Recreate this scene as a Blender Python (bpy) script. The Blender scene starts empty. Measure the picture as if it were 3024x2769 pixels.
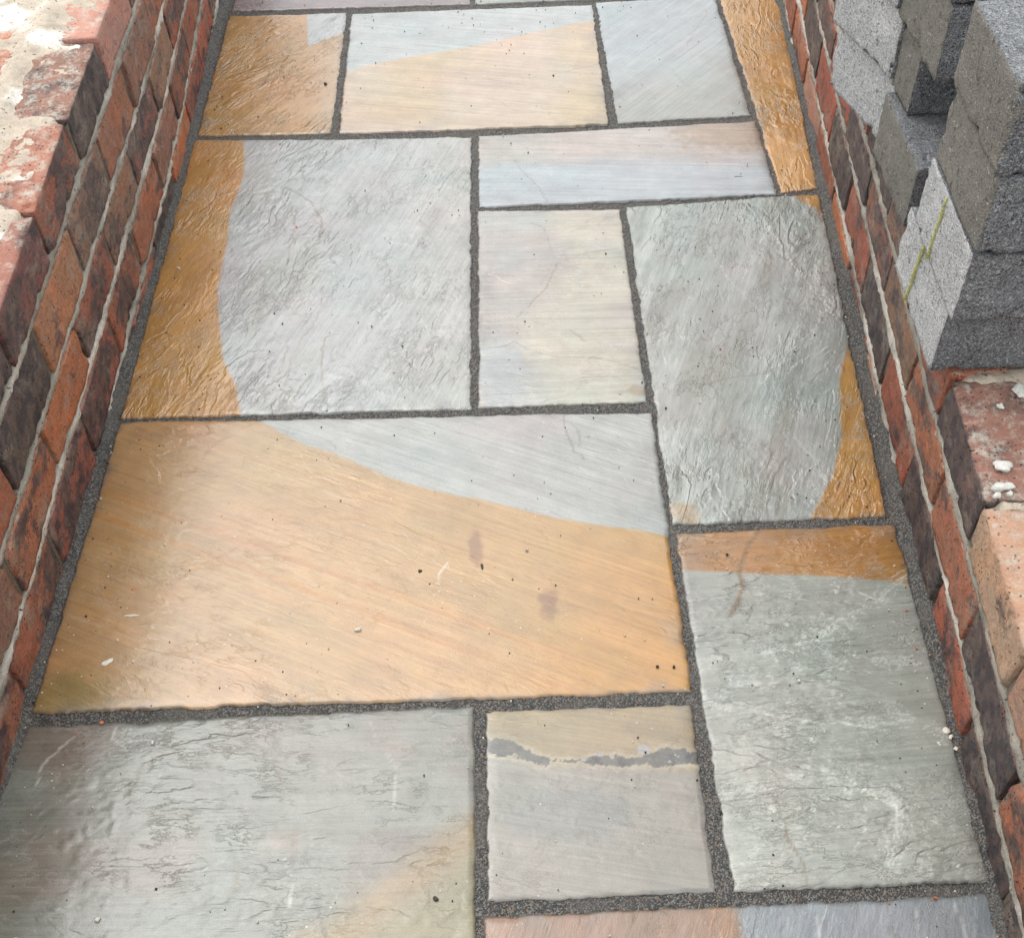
import bpy, math, random
import numpy as np
from mathutils import Matrix, Vector, noise as mnoise
random.seed(7); np.random.seed(7)
S = bpy.context.scene
COL = S.collection

# ------------------------------------------------------------------ camera
# camera solved from the paving sizes (900/600/290 mm flags); world unit: metre, z up, path runs along +y
F_PX, CX, CY = 3432.0, 1512.0, 2016.0
PITCH, ROLL, YAW, HCAM = 0.921247187, 0.0448988230, 0.0212685505, 1.28833849

def cam_axes():
    cp, sp = math.cos(PITCH), math.sin(PITCH)
    fwd = np.array([0, cp, -sp]); right = np.array([1.0, 0, 0]); down = np.cross(fwd, right)
    c, s = math.cos(YAW), math.sin(YAW)
    Rz = np.array([[c, -s, 0], [s, c, 0], [0, 0, 1]])
    fwd, right, down = Rz @ fwd, Rz @ right, Rz @ down
    c, s = math.cos(ROLL), math.sin(ROLL)
    return c * right + s * down, -s * right + c * down, fwd
RIGHT, DOWN, FWD = cam_axes()
cam = bpy.data.cameras.new("camera"); camo = bpy.data.objects.new("camera", cam); COL.objects.link(camo)
camo.matrix_world = Matrix(((RIGHT[0], -DOWN[0], -FWD[0], 0), (RIGHT[1], -DOWN[1], -FWD[1], 0),
                            (RIGHT[2], -DOWN[2], -FWD[2], HCAM), (0, 0, 0, 1)))
cam.sensor_fit = 'HORIZONTAL'; cam.sensor_width = 36.0; cam.lens = 36.0 * F_PX / 3024.0
cam.shift_y = (CY - 2769 / 2) / 3024.0
cam.clip_start = 0.02; cam.clip_end = 500
S.camera = camo

# ------------------------------------------------------------------ light
SUN_EL, SUN_AZ = math.radians(58), math.radians(-38)      # azimuth from +y towards +x
W = bpy.data.worlds.new("World"); S.world = W; W.use_nodes = True
nt = W.node_tree; nt.nodes.clear()
sky = nt.nodes.new('ShaderNodeTexSky'); sky.sky_type = 'NISHITA'; sky.sun_disc = False
sky.sun_elevation = SUN_EL; sky.sun_rotation = SUN_AZ; sky.dust_density = 5.0; sky.air_density = 1.0; sky.ozone_density = 1.0
hs = nt.nodes.new('ShaderNodeHueSaturation'); hs.inputs['Saturation'].default_value = 0.14
mixw = nt.nodes.new('ShaderNodeMix'); mixw.data_type = 'RGBA'; mixw.inputs[0].default_value = 0.65
mixw.inputs[7].default_value = (7.9, 8.1, 8.15, 1)          # the even white cloud layer
bg = nt.nodes.new('ShaderNodeBackground'); bg.inputs['Strength'].default_value = 0.15
out = nt.nodes.new('ShaderNodeOutputWorld')
nt.links.new(sky.outputs[0], hs.inputs['Color']); nt.links.new(hs.outputs[0], mixw.inputs[6])
nt.links.new(mixw.outputs[2], bg.inputs[0]); nt.links.new(bg.outputs[0], out.inputs[0])
sun = bpy.data.lights.new("sun", 'SUN'); sun.energy = 0.6; sun.angle = math.radians(60); sun.color = (1.0, 0.97, 0.92)
so = bpy.data.objects.new("sun", sun); COL.objects.link(so)
sd = Vector((math.cos(SUN_EL) * math.sin(SUN_AZ), math.cos(SUN_EL) * math.cos(SUN_AZ), math.sin(SUN_EL)))
so.rotation_euler = sd.to_track_quat('Z', 'Y').to_euler()
S.view_settings.view_transform = 'Standard'; S.view_settings.look = 'None'
S.view_settings.exposure = 0.55; S.view_settings.gamma = 1.0; S.view_settings.use_curve_mapping = False

# ------------------------------------------------------------------ helpers
def g(px, py, z=0.0):
    """a point of the photograph (2016-wide measure) to its place on the horizontal plane z"""
    d = FWD + RIGHT * (px * 1.5 - CX) / F_PX + DOWN * (py * 1.5 - CY) / F_PX
    t = (z - HCAM) / d[2]
    return d[0] * t, d[1] * t

_T = np.random.RandomState(11).rand(1024 * 64)
def _h(ix, iy, seed):
    n = (ix * 374761393 + iy * 668265263 + seed * 974711) & 0x7fffffff
    n = ((n ^ (n >> 13)) * 1274126177) & 0x7fffffff
    return _T[(n ^ (n >> 16)) & 65535]
def vn(x, y, seed=0):
    x = np.asarray(x, float); y = np.asarray(y, float)
    ix = np.floor(x).astype(np.int64); iy = np.floor(y).astype(np.int64)
    fx = x - ix; fy = y - iy
    fx = fx * fx * fx * (fx * (fx * 6 - 15) + 10); fy = fy * fy * fy * (fy * (fy * 6 - 15) + 10)
    a = _h(ix, iy, seed); b = _h(ix + 1, iy, seed); c = _h(ix, iy + 1, seed); d = _h(ix + 1, iy + 1, seed)
    return (a * (1 - fx) + b * fx) * (1 - fy) + (c * (1 - fx) + d * fx) * fy - 0.5
def fbm(x, y, seed=0, octs=4, gain=0.5):
    r = 0; a = 1.0; s = 0
    for i in range(octs):
        r = r + a * vn(x * 2 ** i + 17.3 * i, y * 2 ** i - 9.1 * i, seed + i * 31); s += a; a *= gain
    return r / s * 1.6
def sm(e0, e1, x):
    t = np.clip((x - e0) / (e1 - e0), 0, 1); return t * t * (3 - 2 * t)
def lin(c):
    c = np.array(c, float) / 255.0
    return np.where(c <= 0.04045, c / 12.92, ((c + 0.055) / 1.055) ** 2.4)

def grid_faces(nx, ny, off=0):
    i, j = np.meshgrid(np.arange(nx - 1), np.arange(ny - 1), indexing='ij')
    a = i * ny + j
    return np.stack([a, a + ny, a + ny + 1, a + 1], -1).reshape(-1, 4) + off
def fast_mesh(name, V, Fq, mat=None, col=None, uv=None, smooth=True):
    me = bpy.data.meshes.new(name)
    V = np.asarray(V, np.float32); Fq = np.asarray(Fq, np.int32)
    me.vertices.add(len(V)); me.vertices.foreach_set('co', V.ravel())
    me.loops.add(Fq.size); me.loops.foreach_set('vertex_index', Fq.ravel())
    me.polygons.add(len(Fq)); me.polygons.foreach_set('loop_start', np.arange(0, Fq.size, 4, dtype=np.int32))
    me.polygons.foreach_set('loop_total', np.full(len(Fq), 4, np.int32))
    me.update(calc_edges=True)
    me.polygons.foreach_set('use_smooth', np.full(len(Fq), smooth, bool))
    if col is not None:
        a = me.color_attributes.new('col', 'FLOAT_COLOR', 'POINT')
        c4 = np.ones((len(V), 4), np.float32); c4[:, :col.shape[1]] = col; a.data.foreach_set('color', c4.ravel())
    if uv is not None:
        u = me.uv_layers.new(name='grain'); u.data.foreach_set('uv', np.asarray(uv, np.float32)[Fq.ravel()].ravel())
    if mat: me.materials.append(mat)
    me.validate()
    return me
def link(name, me, parent=None):
    o = bpy.data.objects.new(name, me); COL.objects.link(o)
    if parent: o.parent = parent
    return o
def tag(o, label=None, cat=None, group=None, kind=None):
    if label: o['label'] = label
    if cat: o['category'] = cat
    if group: o['group'] = group
    if kind: o['kind'] = kind
    return o

class NT:
    def __init__(s, name):
        s.m = bpy.data.materials.new(name); s.m.use_nodes = True; s.t = s.m.node_tree
        s.b = s.t.nodes['Principled BSDF']
    def n(s, t, **kw):
        o = s.t.nodes.new(t)
        for k, v in kw.items(): setattr(o, k, v)
        return o
    def l(s, a, b): s.t.links.new(a, b)
    def noise(s, vec, scale, detail=3, rough=0.5, dist=0.0):
        o = s.n('ShaderNodeTexNoise'); o.inputs['Scale'].default_value = scale; o.inputs['Detail'].default_value = detail
        o.inputs['Roughness'].default_value = rough; o.inputs['Distortion'].default_value = dist
        if vec is not None: s.l(vec, o.inputs['Vector'])
        return o.outputs['Fac']
    def math(s, op, a, b=0.0, c=None, clamp=False):
        o = s.n('ShaderNodeMath', operation=op, use_clamp=clamp)
        for i, v in enumerate((a, b, c)):
            if v is None: continue
            if isinstance(v, (int, float)): o.inputs[i].default_value = v
            else: s.l(v, o.inputs[i])
        return o.outputs[0]
    def ss(s, v, a, b):
        o = s.n('ShaderNodeMapRange', interpolation_type='SMOOTHSTEP')
        o.inputs[1].default_value = a; o.inputs[2].default_value = b; s.l(v, o.inputs[0]); return o.outputs[0]
    def mix(s, f, a, b, mode='MIX'):
        o = s.n('ShaderNodeMix', data_type='RGBA', blend_type=mode)
        if isinstance(f, (int, float)): o.inputs[0].default_value = f
        else: s.l(f, o.inputs[0])
        for i, v in ((6, a), (7, b)):
            if isinstance(v, tuple): o.inputs[i].default_value = (*v, 1)
            else: s.l(v, o.inputs[i])
        return o.outputs[2]
    def mapping(s, vec, scale=(1, 1, 1), loc=None):
        o = s.n('ShaderNodeMapping'); o.inputs['Scale'].default_value = scale
        s.l(vec, o.inputs['Vector'])
        if loc is not None: s.l(loc, o.inputs['Location'])
        return o.outputs[0]
    def bump(s, h, dist, strength=1.0, normal=None):
        o = s.n('ShaderNodeBump'); o.inputs['Distance'].default_value = dist; o.inputs['Strength'].default_value = strength
        s.l(h, o.inputs['Height'])
        if normal is not None: s.l(normal, o.inputs['Normal'])
        return o.outputs[0]

def gray(N, v):
    o = N.n('ShaderNodeCombineColor'); 
    for i in range(3): N.l(v, o.inputs[i])
    return o.outputs[0]

# ---- wet riven sandstone
def sandstone():
    N = NT('wet_sandstone')
    at = N.n('ShaderNodeAttribute', attribute_name='col'); col = at.outputs['Color']; led = at.outputs['Alpha']
    uv = N.n('ShaderNodeUVMap', uv_map='grain').outputs[0]
    geo = N.n('ShaderNodeNewGeometry').outputs['Position']
    stre = N.noise(N.mapping(uv, (5, 90, 1)), 1.0, 5, 0.6)
    stre2 = N.noise(N.mapping(uv, (3.5, 210, 1)), 1.0, 4, 0.65)
    grain = N.noise(geo, 700, 2, 0.6)
    blot = N.noise(geo, 22, 4, 0.6)
    v = N.math('ADD', N.math('MULTIPLY', N.math('SUBTRACT', stre, 0.5), 0.45), 1.0)
    v = N.math('ADD', v, N.math('MULTIPLY', N.math('SUBTRACT', stre2, 0.5), 0.62))
    v = N.math('ADD', v, N.math('MULTIPLY', N.math('SUBTRACT', grain, 0.5), 0.75))
    v = N.math('ADD', v, N.math('MULTIPLY', N.math('SUBTRACT', blot, 0.5), 0.5))
    c = N.mix(1.0, col, gray(N, v), 'MULTIPLY')
    # thin iron stained ledge lines (crinkly contours of the split bed)
    lv = N.noise(N.mapping(uv, (4.5, 12, 1)), 1.0, 5, 0.55, 0.25)
    fr = N.math('FRACT', N.math('MULTIPLY', lv, 8.0))
    patch = N.ss(N.noise(geo, 4.0, 4, 0.65), 0.44, 0.66)
    step = N.ss(fr, 0.70, 1.0)
    edge = N.math('MULTIPLY', N.math('MULTIPLY', N.ss(fr, 0.90, 0.98), patch), N.math('MULTIPLY', led, 0.28))
    c = N.mix(edge, c, N.mix(1.0, col, (0.62, 0.50, 0.40), 'MULTIPLY'))
    # pale scratches and mineral streaks
    pl = N.noise(N.mapping(uv, (5, 15, 1)), 1.0, 9, 0.62, 0.3)
    crk = N.math('SUBTRACT', 1.0, N.ss(N.math('ABSOLUTE', N.math('SUBTRACT', pl, 0.5)), 0.002, 0.011))
    pl2 = N.noise(N.mapping(uv, (11, 26, 1)), 1.0, 8, 0.65, 0.3)
    crk2 = N.math('SUBTRACT', 1.0, N.ss(N.math('ABSOLUTE', N.math('SUBTRACT', pl2, 0.47)), 0.002, 0.014))
    crk = N.math('MAXIMUM', crk, N.math('MULTIPLY', crk2, 0.7))
    crk = N.math('MULTIPLY', crk, N.math('MULTIPLY', N.ss(N.noise(geo, 7, 3, .6), 0.45, 0.60), led))
    c = N.mix(N.math('MULTIPLY', crk, 0.5), c, N.mix(0.55, col, (0.72, 0.70, 0.64)))
    # dark specks
    vo = N.n('ShaderNodeTexVoronoi'); vo.inputs['Scale'].default_value = 38; N.l(geo, vo.inputs['Vector'])
    speck = N.math('MULTIPLY', N.math('LESS_THAN', vo.outputs['Distance'], 0.032), N.ss(N.noise(geo, 5, 3, .7), 0.55, 0.62))
    c = N.mix(N.math('MULTIPLY', speck, 0.7), c, (0.02, 0.017, 0.014))
    vf = N.n('ShaderNodeTexVoronoi'); vf.inputs['Scale'].default_value = 150; N.l(geo, vf.inputs['Vector'])
    vs = N.n('ShaderNodeSeparateColor'); N.l(vf.outputs['Color'], vs.inputs[0])
    glint_fleck = N.math('MULTIPLY', N.math('MULTIPLY', N.math('LESS_THAN', vf.outputs['Distance'], 0.20), N.math('GREATER_THAN', vs.outputs[0], 0.93)), N.ss(N.noise(geo, 6, 3, .6), .5, .62))
    c = N.mix(N.math('MULTIPLY', glint_fleck, 0.40), c, (0.75, 0.72, 0.65))  # specular glints painted into the colour as sparse pale spots
    N.l(c, N.b.inputs['Base Color'])
    r = N.math('ADD', N.math('MULTIPLY', N.noise(geo, 40, 4, .7), 0.22), 0.05)
    N.l(r, N.b.inputs['Roughness'])
    N.b.inputs['IOR'].default_value = 1.5; N.b.inputs['Specular IOR Level'].default_value = 1.0
    saw = N.math('MULTIPLY', N.math('MULTIPLY', N.math('SUBTRACT', fr, step), N.math('ADD', N.math('MULTIPLY', patch, 0.95), 0.05)), led)
    b1 = N.bump(saw, 0.0044, 1.0)
    lv2 = N.noise(N.mapping(uv, (17, 42, 1)), 1.0, 5, 0.6, 0.2)
    fr2 = N.math('FRACT', N.math('MULTIPLY', lv2, 6.0))
    saw2 = N.math('MULTIPLY', N.math('SUBTRACT', fr2, N.ss(fr2, 0.70, 1.0)), N.math('MULTIPLY', N.math('ADD', N.ss(N.noise(geo, 6, 4, .65), 0.50, 0.64), 0.05), led))
    b1 = N.bump(saw2, 0.0013, 1.0, b1)
    hair = N.math('MULTIPLY', N.noise(N.mapping(uv, (30, 130, 1)), 1.0, 5, 0.65, .5), N.math('ADD', N.math('MULTIPLY', led, 0.45), 0.28))
    b1 = N.bump(crk, 0.0009, 1.0, b1)
    b2 = N.bump(hair, 0.0012, 0.9, b1)
    b3 = N.bump(grain, 0.00025, 0.8, b2)
    N.l(b3, N.b.inputs['Normal'])
    return N.m

def grout_mat():
    N = NT('dark_gritty_grout')
    geo = N.n('ShaderNodeNewGeometry').outputs['Position']
    v1 = N.n('ShaderNodeTexVoronoi'); v1.inputs['Scale'].default_value = 540; N.l(geo, v1.inputs['Vector'])
    c = N.mix(N.ss(v1.outputs['Distance'], 0.0, 0.9), (0.030, 0.031, 0.032), (0.075, 0.074, 0.071))
    rnd = N.n('ShaderNodeSeparateColor'); N.l(v1.outputs['Color'], rnd.inputs[0])
    c = N.mix(N.ss(rnd.outputs[0], 0.60, 0.90), c, (0.19, 0.183, 0.17))
    c = N.mix(N.ss(rnd.outputs[1], 0.90, 0.96), c, (0.20, 0.13, 0.08))
    c = N.mix(N.math('MULTIPLY', N.ss(N.noise(geo, 9, 5, .7), 0.46, 0.66), 0.5), c, (0.12, 0.112, 0.10))
    N.l(c, N.b.inputs['Base Color'])
    N.b.inputs['Roughness'].default_value = 0.6; N.b.inputs['Specular IOR Level'].default_value = 0.25
    b = N.bump(N.math('SUBTRACT', 1.0, v1.outputs['Distance']), 0.0016, 1.0)
    b = N.bump(N.noise(geo, 130, 3), 0.003, 1.0, b)
    N.l(b, N.b.inputs['Normal'])
    return N.m

def brick_mat():
    N = NT('old_clay_brick')
    oi = N.n('ShaderNodeObjectInfo')
    tc = N.n('ShaderNodeTexCoord').outputs['Object']
    off = N.n('ShaderNodeCombineXYZ')
    for i, k in enumerate((37.0, 91.0, 13.0)): N.l(N.math('MULTIPLY', oi.outputs['Random'], k), off.inputs[i])
    p = N.n('ShaderNodeVectorMath', operation='ADD'); N.l(tc, p.inputs[0]); N.l(off.outputs[0], p.inputs[1]); p = p.outputs[0]
    base = oi.outputs['Color']; dk = oi.outputs['Alpha']
    n1 = N.noise(p, 14, 4, 0.6); n2 = N.noise(N.mapping(p, (1, 0.5, 1)), 20, 5, 0.65, 0.15); n3 = N.noise(p, 260, 3, 0.6)
    c = N.mix(N.math('MULTIPLY', N.ss(n1, 0.42, 0.66), 0.6), base, N.mix(1.0, base, (1.45, 1.15, 0.95), 'MULTIPLY'))
    v = N.math('ADD', N.math('MULTIPLY', N.math('SUBTRACT', n3, 0.5), 1.0), 1.0)
    v = N.math('ADD', v, N.math('MULTIPLY', N.math('SUBTRACT', N.noise(p, 70, 6, 0.8), 0.5), 1.5))
    c = N.mix(1.0, c, gray(N, v), 'MULTIPLY')
    # kiln-burnt purple/blue-black patches: the more the lower the alpha
    thr = N.math('ADD', N.math('MULTIPLY', dk, 0.42), 0.26)
    bf = N.math('ADD', N.math('SUBTRACT', n2, thr), N.math('MULTIPLY', N.math('SUBTRACT', N.noise(p, 120, 5, .8), .5), .22))
    burn = N.ss(bf, -0.03, 0.09)
    bc = N.mix(N.ss(N.noise(p, 50, 3), 0.4, 0.6), (0.045, 0.038, 0.044), (0.12, 0.082, 0.072))
    c = N.mix(N.math('MULTIPLY', burn, 0.88), c, bc)
    # grey lime bloom and smears of mortar
    bl = N.math('MULTIPLY', N.ss(N.noise(N.mapping(p, (1, 0.6, 1)), 19, 7, 0.8, 0.1), 0.50, 0.66), 0.5)
    c = N.mix(bl, c, (0.36, 0.31, 0.25))
    geo = N.n('ShaderNodeNewGeometry'); sp = N.n('ShaderNodeSeparateXYZ'); N.l(geo.outputs['Normal'], sp.inputs[0])
    up = N.ss(sp.outputs[2], 0.55, 0.9)
    c = N.mix(N.math('MULTIPLY', up, N.ss(N.noise(p, 20, 5, .7), .30, .55)), c, N.mix(0.5, (0.60, 0.27, 0.17), N.mix(1.0, base, (1.5, 1.5, 1.5), 'MULTIPLY')))
    lime = N.math('MULTIPLY', up, N.ss(N.noise(p, 34, 8, 0.85), 0.47, 0.62))
    c = N.mix(N.math('MULTIPLY', lime, 0.75), c, (0.68, 0.64, 0.55))
    # pits
    vo = N.n('ShaderNodeTexVoronoi'); vo.inputs['Scale'].default_value = 150; vo.inputs['Randomness'].default_value = 1; N.l(p, vo.inputs['Vector'])
    pit = N.math('MULTIPLY', N.math('SUBTRACT', 1.0, N.ss(vo.outputs['Distance'], 0.08, 0.30)), N.ss(N.noise(p, 45, 2), 0.48, 0.56))
    c = N.mix(N.math('MULTIPLY', pit, 0.8), c, (0.018, 0.012, 0.01))
    N.l(c, N.b.inputs['Base Color'])
    r = N.math('ADD', N.math('MULTIPLY', N.noise(p, 80, 2), 0.35), 0.30); N.l(r, N.b.inputs['Roughness'])
    N.b.inputs['Specular IOR Level'].default_value = 0.35
    b = N.bump(N.noise(p, 38, 8, 0.75), 0.011, 1.0)
    b = N.bump(N.math('MULTIPLY', pit, -1.0), 0.003, 1.0, b)
    b = N.bump(n3, 0.0014, 1.0, b)
    N.l(b, N.b.inputs['Normal'])
    return N.m

def mortar_mat(name, tint=(1, 1, 1)):
    N = NT(name)
    geo = N.n('ShaderNodeNewGeometry').outputs['Position']
    col = N.n('ShaderNodeAttribute', attribute_name='col').outputs['Color']
    gr = N.noise(geo, 520, 3, 0.65); bl = N.noise(geo, 30, 5, 0.65)
    v = N.math('ADD', N.math('MULTIPLY', N.math('SUBTRACT', gr, 0.5), 0.9), 1.0)
    v = N.math('ADD', v, N.math('MULTIPLY', N.math('SUBTRACT', bl, 0.5), 1.1))
    c = N.mix(1.0, col, gray(N, v), 'MULTIPLY')
    c = N.mix(N.ss(N.noise(geo, 170, 3), 0.63, 0.70), c, (0.035, 0.03, 0.026))
    N.l(c, N.b.inputs['Base Color']); N.b.inputs['Roughness'].default_value = 0.62
    N.b.inputs['Specular IOR Level'].default_value = 0.3
    b = N.bump(bl, 0.006, 0.9); b = N.bump(N.noise(geo, 150, 4, 0.7), 0.003, 0.9, b); b = N.bump(gr, 0.0008, 1.0, b)
    N.l(b, N.b.inputs['Normal'])
    return N.m

def block_mat(name, dark, mid, light, speck, amount, bumpd, smoothness=0.55):
    N = NT(name)
    oi = N.n('ShaderNodeObjectInfo')
    tc = N.n('ShaderNodeTexCoord').outputs['Object']
    off = N.n('ShaderNodeCombineXYZ')
    for i, k in enumerate((37.0, 91.0, 13.0)): N.l(N.math('MULTIPLY', oi.outputs['Random'], k), off.inputs[i])
    p = N.n('ShaderNodeVectorMath', operation='ADD'); N.l(tc, p.inputs[0]); N.l(off.outputs[0], p.inputs[1]); p = p.outputs[0]
    vo = N.n('ShaderNodeTexVoronoi'); vo.inputs['Scale'].default_value = 430; N.l(p, vo.inputs['Vector'])
    rnd = N.n('ShaderNodeSeparateColor'); N.l(vo.outputs['Color'], rnd.inputs[0])
    big = N.noise(p, 9, 4, 0.6)
    c = N.mix(N.ss(big, 0.35, 0.65), dark, mid)
    c = N.mix(N.ss(N.noise(p, 260, 5, 0.75), 0.44, 0.62), c, light)
    c = N.mix(N.math('MULTIPLY', N.ss(rnd.outputs[0], 1 - amount, 1.0), 0.9), c, speck)
    c = N.mix(N.math('MULTIPLY', N.ss(rnd.outputs[1], 0.80, 0.95), .7), c, tuple(0.45 * x for x in dark))
    pore = N.ss(N.noise(p, 75, 4, .75), .60, .68)
    c = N.mix(N.math('MULTIPLY', pore, .6), c, tuple(0.3 * x for x in dark))
    c = N.mix(N.math('MULTIPLY', N.ss(N.noise(p, 11, 5, .65), .5, .68), .5), c, N.mix(1.0, c, (1.35, 1.33, 1.28), 'MULTIPLY'))
    c = N.mix(1.0, c, oi.outputs['Color'], 'MULTIPLY')
    N.l(c, N.b.inputs['Base Color'])
    N.b.inputs['Roughness'].default_value = smoothness; N.b.inputs['Specular IOR Level'].default_value = 0.45
    b = N.bump(N.noise(p, 55, 5, 0.65), 0.006 * bumpd, 0.8); b = N.bump(pore, -0.004 * bumpd if False else 0.003 * bumpd, -1.0 if False else 1.0, b)
    b = N.bump(vo.outputs['Distance'], 0.0022 * bumpd, 1.0, b)
    b = N.bump(N.noise(p, 300, 3, 0.7), 0.0022 * bumpd, 1.0, b)
    N.l(b, N.b.inputs['Normal'])
    return N.m

def soil_mat():
    N = NT('damp_soil')
    geo = N.n('ShaderNodeNewGeometry').outputs['Position']
    c = N.mix(N.ss(N.noise(geo, 3, 5), 0.35, 0.65), (0.05, 0.038, 0.026), (0.10, 0.08, 0.058))
    c = N.mix(N.ss(N.noise(geo, 60, 4, 0.7), 0.55, 0.7), c, (0.17, 0.15, 0.12))
    N.l(c, N.b.inputs['Base Color']); N.b.inputs['Roughness'].default_value = 0.85
    N.l(N.bump(N.noise(geo, 40, 6, 0.7), 0.02, 1.0), N.b.inputs['Normal'])
    return N.m
def plain_mat(name, c, rough=0.6, var=0.4):
    N = NT(name); tc = N.n('ShaderNodeTexCoord').outputs['Object']
    v = N.math('ADD', N.math('MULTIPLY', N.math('SUBTRACT', N.noise(tc, 400, 4), 0.5), 2 * var), 1.0)
    N.l(N.mix(1.0, c, gray(N, v), 'MULTIPLY'), N.b.inputs['Base Color']); N.b.inputs['Roughness'].default_value = rough
    N.l(N.bump(N.noise(tc, 500, 3), 0.0015, 1.0), N.b.inputs['Normal'])
    return N.m

M_STONE, M_GROUT, M_BRICK, M_SOIL = sandstone(), grout_mat(), brick_mat(), soil_mat()
M_MORTAR = mortar_mat('grey_lime_mortar')
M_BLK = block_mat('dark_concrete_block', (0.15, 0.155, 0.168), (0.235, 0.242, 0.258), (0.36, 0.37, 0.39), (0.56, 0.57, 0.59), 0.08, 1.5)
M_PALE_END = block_mat('pale_end_concrete', (0.40, 0.405, 0.412), (0.50, 0.505, 0.512), (0.64, 0.645, 0.65), (0.76, 0.76, 0.77), 0.10, 1.0)  # paler than the block fronts, for some path-side ends
M_SMOOTH = block_mat('brown_grey_concrete', (0.13, 0.12, 0.102), (0.165, 0.153, 0.13), (0.21, 0.2, 0.18), (0.50, 0.49, 0.47), 0.02, 0.6, 0.5)

# ------------------------------------------------------------------ the ground beyond the walls
n = 80; L = 60.0
gx, gy = np.meshgrid(np.linspace(-L, L, n), np.linspace(-L, L, n), indexing='ij')
gz = -0.06 + 0.02 * fbm(gx * 0.7, gy * 0.7, 5)
o = link('ground', fast_mesh('ground', np.stack([gx, gy, gz], -1).reshape(-1, 3), grid_faces(n, n), M_SOIL)); tag(o, kind='structure')

# ------------------------------------------------------------------ wall geometry lines (metres)
def XL(y): return -0.698 - 0.033 * np.maximum(0, y - 2.3)
def XR(y): return 0.528 + 0.0475 * y
JL = [(-0.178, 0.062), (-0.092, 0.062), (0.022, 0.052), (0.108, 0.053), (0.213, 0.050), (0.297, 0.049)]
JR = [(-0.176, 0.063), (-0.088, 0.063), (0.014, 0.061), (0.112, 0.052), (0.205, 0.042)]
Y0, Y1 = 0.02, 3.86

# ------------------------------------------------------------------ the path: dark gritty grout bed
ny, nx = 620, 226
uu = np.linspace(0, 1, nx); yy = np.linspace(Y0, Y1, ny)
U, YY = np.meshgrid(uu, yy, indexing='ij')
xl, xr = XL(YY) - 0.03, XR(YY) + 0.03
XX = xl + (xr - xl) * U
dw = np.minimum(XX - XL(YY), XR(YY) - XX)
ZZ = -0.0016 + 0.0018 * fbm(XX * 55, YY * 55, 3, 3) + 0.0012 * fbm(XX * 9, YY * 9, 4, 3)
ZZ += 0.011 * sm(0.018, -0.004, dw + 0.008 * fbm(XX * 30, YY * 30, 8)) * (0.5 + 1.0 * (vn(XX * 12, YY * 12, 9) + .5))
path = link('path', fast_mesh('path', np.stack([XX, YY, ZZ], -1).reshape(-1, 3), grid_faces(nx, ny), M_GROUT))
tag(path, 'garden path of wet riven sandstone flags with dark grey grout between brick walls', kind='structure')

# ------------------------------------------------------------------ paving slabs
SHEEN = 0.20; GAIN = 1.45         # sky sheen and diffuse gain of the photograph's light on wet stone
def alb(c, sheen=SHEEN):
    """sRGB seen in the photograph (with its sky sheen) to the stone's own colour"""
    return np.clip(lin(c) / GAIN - sheen * 0.78, 0.028, 0.75)

def side(P, X, Y):
    """signed distance (positive left of travel) to a polyline given in world xy"""
    P = np.array(P); best = np.full(X.shape, 1e9); sg = np.zeros(X.shape)
    for k, (a, b) in enumerate(zip(P[:-1], P[1:])):
        d = b - a; L2 = (d ** 2).sum(); t = ((X - a[0]) * d[0] + (Y - a[1]) * d[1]) / L2
        lo = -50 if k == 0 else 0; hi = 50 if k == len(P) - 2 else 1
        t = np.clip(t, lo, hi)
        dx = X - (a[0] + t * d[0]); dy = Y - (a[1] + t * d[1]); dist = np.hypot(dx, dy)
        s = np.sign(d[0] * dy - d[1] * dx)
        m = dist < best; best = np.where(m, dist, best); sg = np.where(m, s, sg)
    return best * sg
def line(*pts): return [g(*p) for p in pts]
def mixc(base, c, f): return base * (1 - f[..., None]) + np.asarray(c) * f[..., None]
def blob(X, Y, px, py, r, ry=None, seed=0):
    x, y = g(px, py); ry = ry or r
    d = np.hypot((X - x) / r, (Y - y) / ry) + 0.5 * fbm(X * 60, Y * 60, seed)
    return sm(1.0, 0.5, d)

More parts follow.
